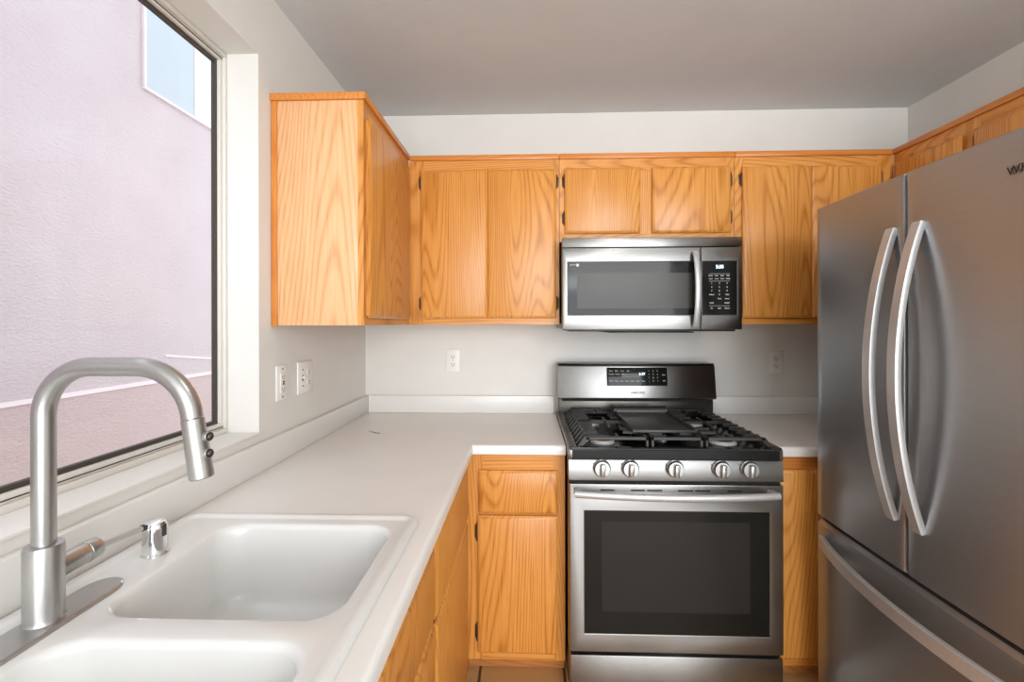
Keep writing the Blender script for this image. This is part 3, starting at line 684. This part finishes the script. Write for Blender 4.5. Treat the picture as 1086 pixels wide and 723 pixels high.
# backguard
mb = MB(); mb.box(RX0+.008, RX1+.006, -.100, -.030, .886, 1.00, .004); mb.build('backguard_base', plain('backguard_metal', srgb(100, 97, 92), .3, .85), rg, 'dark lower backguard')
bgd = MB(); bgd.prism([(-.030, 1.000), (-.146, 1.000), (-.151, 1.006), (-.128, 1.158), (-.118, 1.166), (-.030, 1.166)], 'x', RX0-.002, RX1+.002, .003)
bgo = bgd.build('backguard', M_steel, rg)
MB().box(RX0+.001, RX1-.001, -.128, -.032, 1.1665, 1.171, .001).build('backguard_top', M_black, rg)
MB().box(RX0+.02, RX1-.02, -.14, -.101, .9895, .9995).build('backguard_vent', M_gapblack, rg, 'dark vent under the backguard')
tilt = math.atan2(.023, .152)
def on_bg(mb, x, zc, lift):   # mb drawn on plane y=0 facing -y around origin; tilt it onto the backguard face
    t = (zc-1.006)/.152; M = Matrix.Translation((x, -.151+.023*t-lift, zc)) @ Matrix.Rotation(-tilt, 4, 'X')
    mb.v = [M @ Vector(v) for v in mb.v]; return mb
dw = .291; dh = .088; dxc, dzc = 1.379, 1.108; DS = 1.25
dp = on_bg(MB().box(-dw/2, dw/2, -.001, .001, -dh/2, dh/2, .0006), dxc, dzc, .0002).build('display_panel', M_bglass, bgo, 'black display panel')
def put(txt, size, dx, dz, mat, name='print', bold=0):
    on_bg(text_mb(txt, size*DS, dx*DS, -.0016, dz*DS, bold=bold), dxc, dzc, .0002).build(name, mat, dp)
put('5:37', .0135, .020, .010, M_lcd, 'clock_digits', .0004)
for i, s in enumerate(('Broil', 'Bake', 'Conv', 'Self')): put(s, .0062, -.100+.022*i, .022, M_print)
for i, s in enumerate(('Favorite', 'Dehyd', 'Proof')): put(s, .0062, -.098+.024*i, .009, M_print)
for i, s in enumerate(('Oven', 'Keep', 'Bake', 'Broil', 'Roast', 'Clean', 'Timer')): put(s, .0066, -.100+.0205*i, -.017, M_print)
for r_ in range(4):
    for q in range(3): put(('123', '456', '789', '-0+')[r_][q], .0066, .046+.0165*q, .022-.013*r_, M_print)
put('Start', .0062, .103, .007, M_print); put('Off', .0070, .103, -.016, M_print)
on_bg(text_mb('SAMSUNG', .0155, 0, -.0006, 0, bold=.0003), 1.380, 1.0315, .0001).build('logo', M_gprint, bgo, 'small grey lettering')
# griddle lying on the grates
gd = thing('griddle', 'black cast iron griddle plate lying across the centre grates of the range', 'griddle', (1.362, -.46, GZ))
gx0, gx1, gy0, gy1 = 1.243, 1.484, -.640, -.285
mb = MB(); mb.box(gx0, gx1, gy0, gy1, GZ+.0006, GZ+.008, .002); 
for a, b in ((gx0, gx0+.008), (gx1-.008, gx1)): mb.box(a, b, gy0, gy1, GZ+.006, GZ+.017, .003)
mb.box(gx0, gx1, gy0, gy0+.010, GZ+.006, GZ+.013, .003); mb.build('plate', M_iron, gd)
mb = MB(); mb.prism([(-.285, GZ+.002)]+[(-.262+.024*math.cos(R(a)), GZ+.010+.026*math.sin(R(a))) for a in range(180, -1, -15)]+[(-.238, GZ+.0006), (-.246, GZ+.0006)]+[(-.262+.016*math.cos(R(a)), GZ+.008+.018*math.sin(R(a))) for a in range(0, 181, 15)], 'x', gx0-.004, gx1-.004); mb.build('rolled_lip', M_iron, gd, 'raised rolled back lip')

# ------------------------------------------------------------------ microwave
MX0, MX1 = .9975, 1.7515; MF = -.420; MZ0, MZ1 = 1.340, 1.7305
mw = thing('microwave', 'stainless steel over-the-range microwave with black glass door, mounted under the short cabinet', 'microwave', ((MX0+MX1)/2, -.2, MZ0))
MB().box(MX0+.002, MX1-.002, -.385, -.003, MZ0+.004, MZ1, .002).build('body', M_black, mw)
mb = MB(); mb.box(MX0+.03, MX1-.02, -.40, -.05, MZ0-.008, MZ0+.003, .002).box(MX0+.20, MX1-.20, -.42, -.10, MZ0-.014, MZ0-.009, .001); mb.each('underside', M_dark, mw, 'dark underside with vents')
MB().box(MX0, MX1, MF, -.386, 1.690, MZ1, .003).build('top_vent_panel', M_steel, mw)
SXm = 1.580
md_ = door_ring(MX0, SXm-.001, MZ0, 1.687, 1.020, 1.576, 1.401, 1.628, MF, -.386, .003).build('door', M_steel, mw)
MB().box(1.021, 1.575, MF+.0008, MF+.006, 1.402, 1.627).build('door_glass', M_bglass, md_, 'black glass')
MB().box(1.060, 1.545, MF+.0002, MF+.0007, 1.430, 1.580).build('inner_screen', plain('screen_mesh', srgb(58, 55, 51), .2, spec=.22), md_, 'slightly paler mesh window')
text_mb('●●●', .001, 0, 0, 0) if False else None
text_mb('SMART', .0085, 1.043, MF-.0002, 1.615).build('lettering', M_print, md_)
MB().box(1.057, 1.068, MF-.0003, MF+.0007, 1.609, 1.620).build('logo_badge', M_print, md_, 'small white square mark')
cpn = door_ring(SXm+.001, MX1, MZ0, 1.687, SXm+.004, 1.731, 1.401, 1.628, MF, -.386, .003).build('control_panel', M_steel, mw)
kp = MB().box(SXm+.005, 1.730, MF+.0008, MF+.006, 1.402, 1.627).build('keypad', M_bglass, cpn, 'black keypad')
kf = MF+.0004
text_mb('5:35', .019, 1.659, kf, 1.604, bold=.0006).build('clock_digits', M_lcd, cpn)
mb = MB()
for z_ in (1.575, 1.544, 1.440): mb.box(1.615, 1.700, kf-.0002, kf+.0002, z_-.0005, z_+.0005)
mb.each('divider_lines', M_print, cpn)
def mt_(s, size, x, z): text_mb(s, size, x, kf, z, bold=.0002).build('print', M_print, cpn)
for i, (a, b) in enumerate((('Power', 'Level'), ('Auto', 'Cook'), ('Kitch', 'Timer'), ('Melt', 'Soften'))): mt_(a, .0066, 1.621+.024*i, 1.567); mt_(b, .0066, 1.621+.024*i, 1.554)
for r_ in range(3):
    for q in range(3): mt_('123456789'[3*r_+q], .0085, 1.625+.032*q, 1.535-.016*r_)
mt_('Defrost', .0066, 1.625, 1.487); mt_('0', .0085, 1.657, 1.487); mt_('+30s', .0085, 1.689, 1.487)
mt_('Sensor', .0066, 1.689, 1.470); mt_('Clock', .0066, 1.657, 1.470)
mt_('STOP', .0072, 1.625, 1.452); mt_('START', .0072, 1.689, 1.452)
mt_('Fan', .0066, 1.625, 1.430); mt_('Light', .0066, 1.657, 1.430); mt_('Options', .0066, 1.689, 1.430)
hp = []
for k in range(25):
    t = k/24; hp.append((1.553, MF-.010-.036*bow(t)**.8, 1.352+(1.668-1.352)*t))
mb = MB(); mb.sweep(hp, [(.0125*math.cos(R(a)), .006*math.sin(R(a))) for a in range(0, 360, 24)], up=(0, 1, 0)); mb.box(1.545, 1.561, MF-.012, MF+.0005, 1.354, 1.366, .001).box(1.545, 1.561, MF-.012, MF+.0005, 1.654, 1.666, .001)
mb.build('door_handle', M_handle, md_)

# ------------------------------------------------------------------ refrigerator
FX = 1.852; FY1 = -.745; FY0 = -1.655; FS = -1.133; FT = 1.763; FM = .700
fg = thing('refrigerator', 'stainless steel french door refrigerator with bottom freezer drawer on the right', 'refrigerator', (2.3, (FY0+FY1)/2, 0))
MB().box(1.932, W-.02, FY0+.006, FY1-.006, .02, 1.748, .004).build('body', plain('fridge_cabinet', srgb(92, 90, 88), .45, .4), fg)
mb = MB()
for xx in (1.99, 2.68):
    for yy in (FY0+.06, FY1-.06): mb.cyl((xx, yy, .0005), (xx, yy, .021), .02)
mb.each('foot', M_black, fg)
def fdoor(ya_, yb_, z0, z1, name, curve=.010, full=(FY0, FY1), tc=.003):
    """contoured slab with its front facing -x; whole fridge front is gently convex"""
    n = 24; ym = (full[0]+full[1])/2; hw = (full[1]-full[0])/2; prof = []
    def fxx(y): return FX+curve*((y-ym)/hw)**2-curve*.6
    ys = [yb_+(ya_-yb_)*k/n for k in range(n+1)]
    front = [(fxx(y), y) for y in ys]
    r = .008
    pts = [(1.928, yb_), (fxx(yb_)+r, yb_), (fxx(yb_)+r*.3, yb_+r*.3*(1 if ya_ > yb_ else -1)*1)]+[(fxx(y), y) for y in [yb_+r]+ys[2:-2]+[ya_-r]]+[(fxx(ya_)+r*.3, ya_-r*.3), (fxx(ya_)+r, ya_), (1.928, ya_)]
    loops = []
    for z, ins in ((z0, .003), (z0+.003, 0), (z1-tc, 0), (z1, tc)):
        loops.append([Vector((x+(ins if x < 1.92 else 0), y, z)) for x, y in pts])
    return MB().loops(loops).build(name, M_steel_fr, fg, ang=40)
d1 = fdoor(FY1, FS+.003, FM+.004, FT, 'upper_door')
d2 = fdoor(FS-.004, FY0, FM+.004, FT, 'upper_door')
fz_ = fdoor(FY1, FY0, .075, FM-.012, 'freezer_drawer', tc=.011)
MB().box(FX+.020, 1.931, FY0+.01, FY1-.012, FM-.010, FM+.002).build('door_gap', M_gapblack, fg)
MB().box(FX+.030, 1.95, FY0+.01, FY1-.012, .022, .070, .003).build('base_grille', M_black, fg)
MB().box(FX+.035, 1.930, FS-.002, FS+.001, FM+.006, FT-.004).build('door_seam_gasket', M_black, fg)
# pocket-less bowed handles
def vhandle(y, door, z0=.835, z1=1.622):
    hp = []; fx0 = FX-.006
    for k in range(41):
        t = k/40; hp.append((fx0-.002-.064*bow(t)**.95, y, z0+(z1-z0)*t))
    pr = [(.0135, -.008), (.015, -.005), (.015, .005), (.0135, .008), (-.0135, .008), (-.015, .005), (-.015, -.005), (-.0135, -.008)]
    mb = MB(); mb.sweep(hp, pr, up=(1, 0, 0))
    mb.build('handle', M_handle, door)
vhandle(-1.093, d1); vhandle(-1.180, d2)
hp = []
for k in range(49):
    t = k/48; yy = FY1-.040+(FY0-FY1+.08)*t; hp.append((FX-.004-.002-.066*bow(t)**.95, yy, .628))
mb = MB(); mb.sweep(hp, [(.008, -.017), (.005, -.0185), (-.005, -.0185), (-.008, -.017), (-.008, .017), (-.005, .0185), (.005, .0185), (.008, .017)], up=(0, 0, 1))
mb.build('handle', M_handle, fz_)
text_mb('WHIRLPOOL', .026, FX-.0075, -1.392, 1.679, '-x', .0006, 'LEFT').build('logo', M_dark, d2, 'raised chrome lettering')
mb = MB(); mb.box(1.88, 2.0, FY0+.03, FY0+.11, 1.7635 if False else 1.749, 1.775, .004).box(1.94, 2.02, FY1-.11, FY1-.03, 1.749, 1.775, .004); mb.each('hinge_cover', M_dark, fg)

# ceiling light fixture (above the picture)
cl = thing('ceiling_light', 'round ceiling light with a lit white globe above the kitchen floor', 'ceiling light', (1.25, -1.76, H))
MB().lathe([(.17, 0), (.17, -.02), (.165, -.024), (.145, -.026), (.145, -.022), (0, -.022)], (1.25, -1.76, H-.0005), n=40).build('pan', M_trimw, cl)
MB().lathe([(.115, -.023), (.128, -.04), (.130, -.06), (.118, -.09), (.085, -.112), (.04, -.122), (0, -.124)], (1.25, -1.76, H-.0005), n=40).build('glass_globe', emis('lamp_diffuser', (1, .97, .93), GLOBE), cl)

for o in bpy.data.objects:
    if '_o' in o: del o['_o']
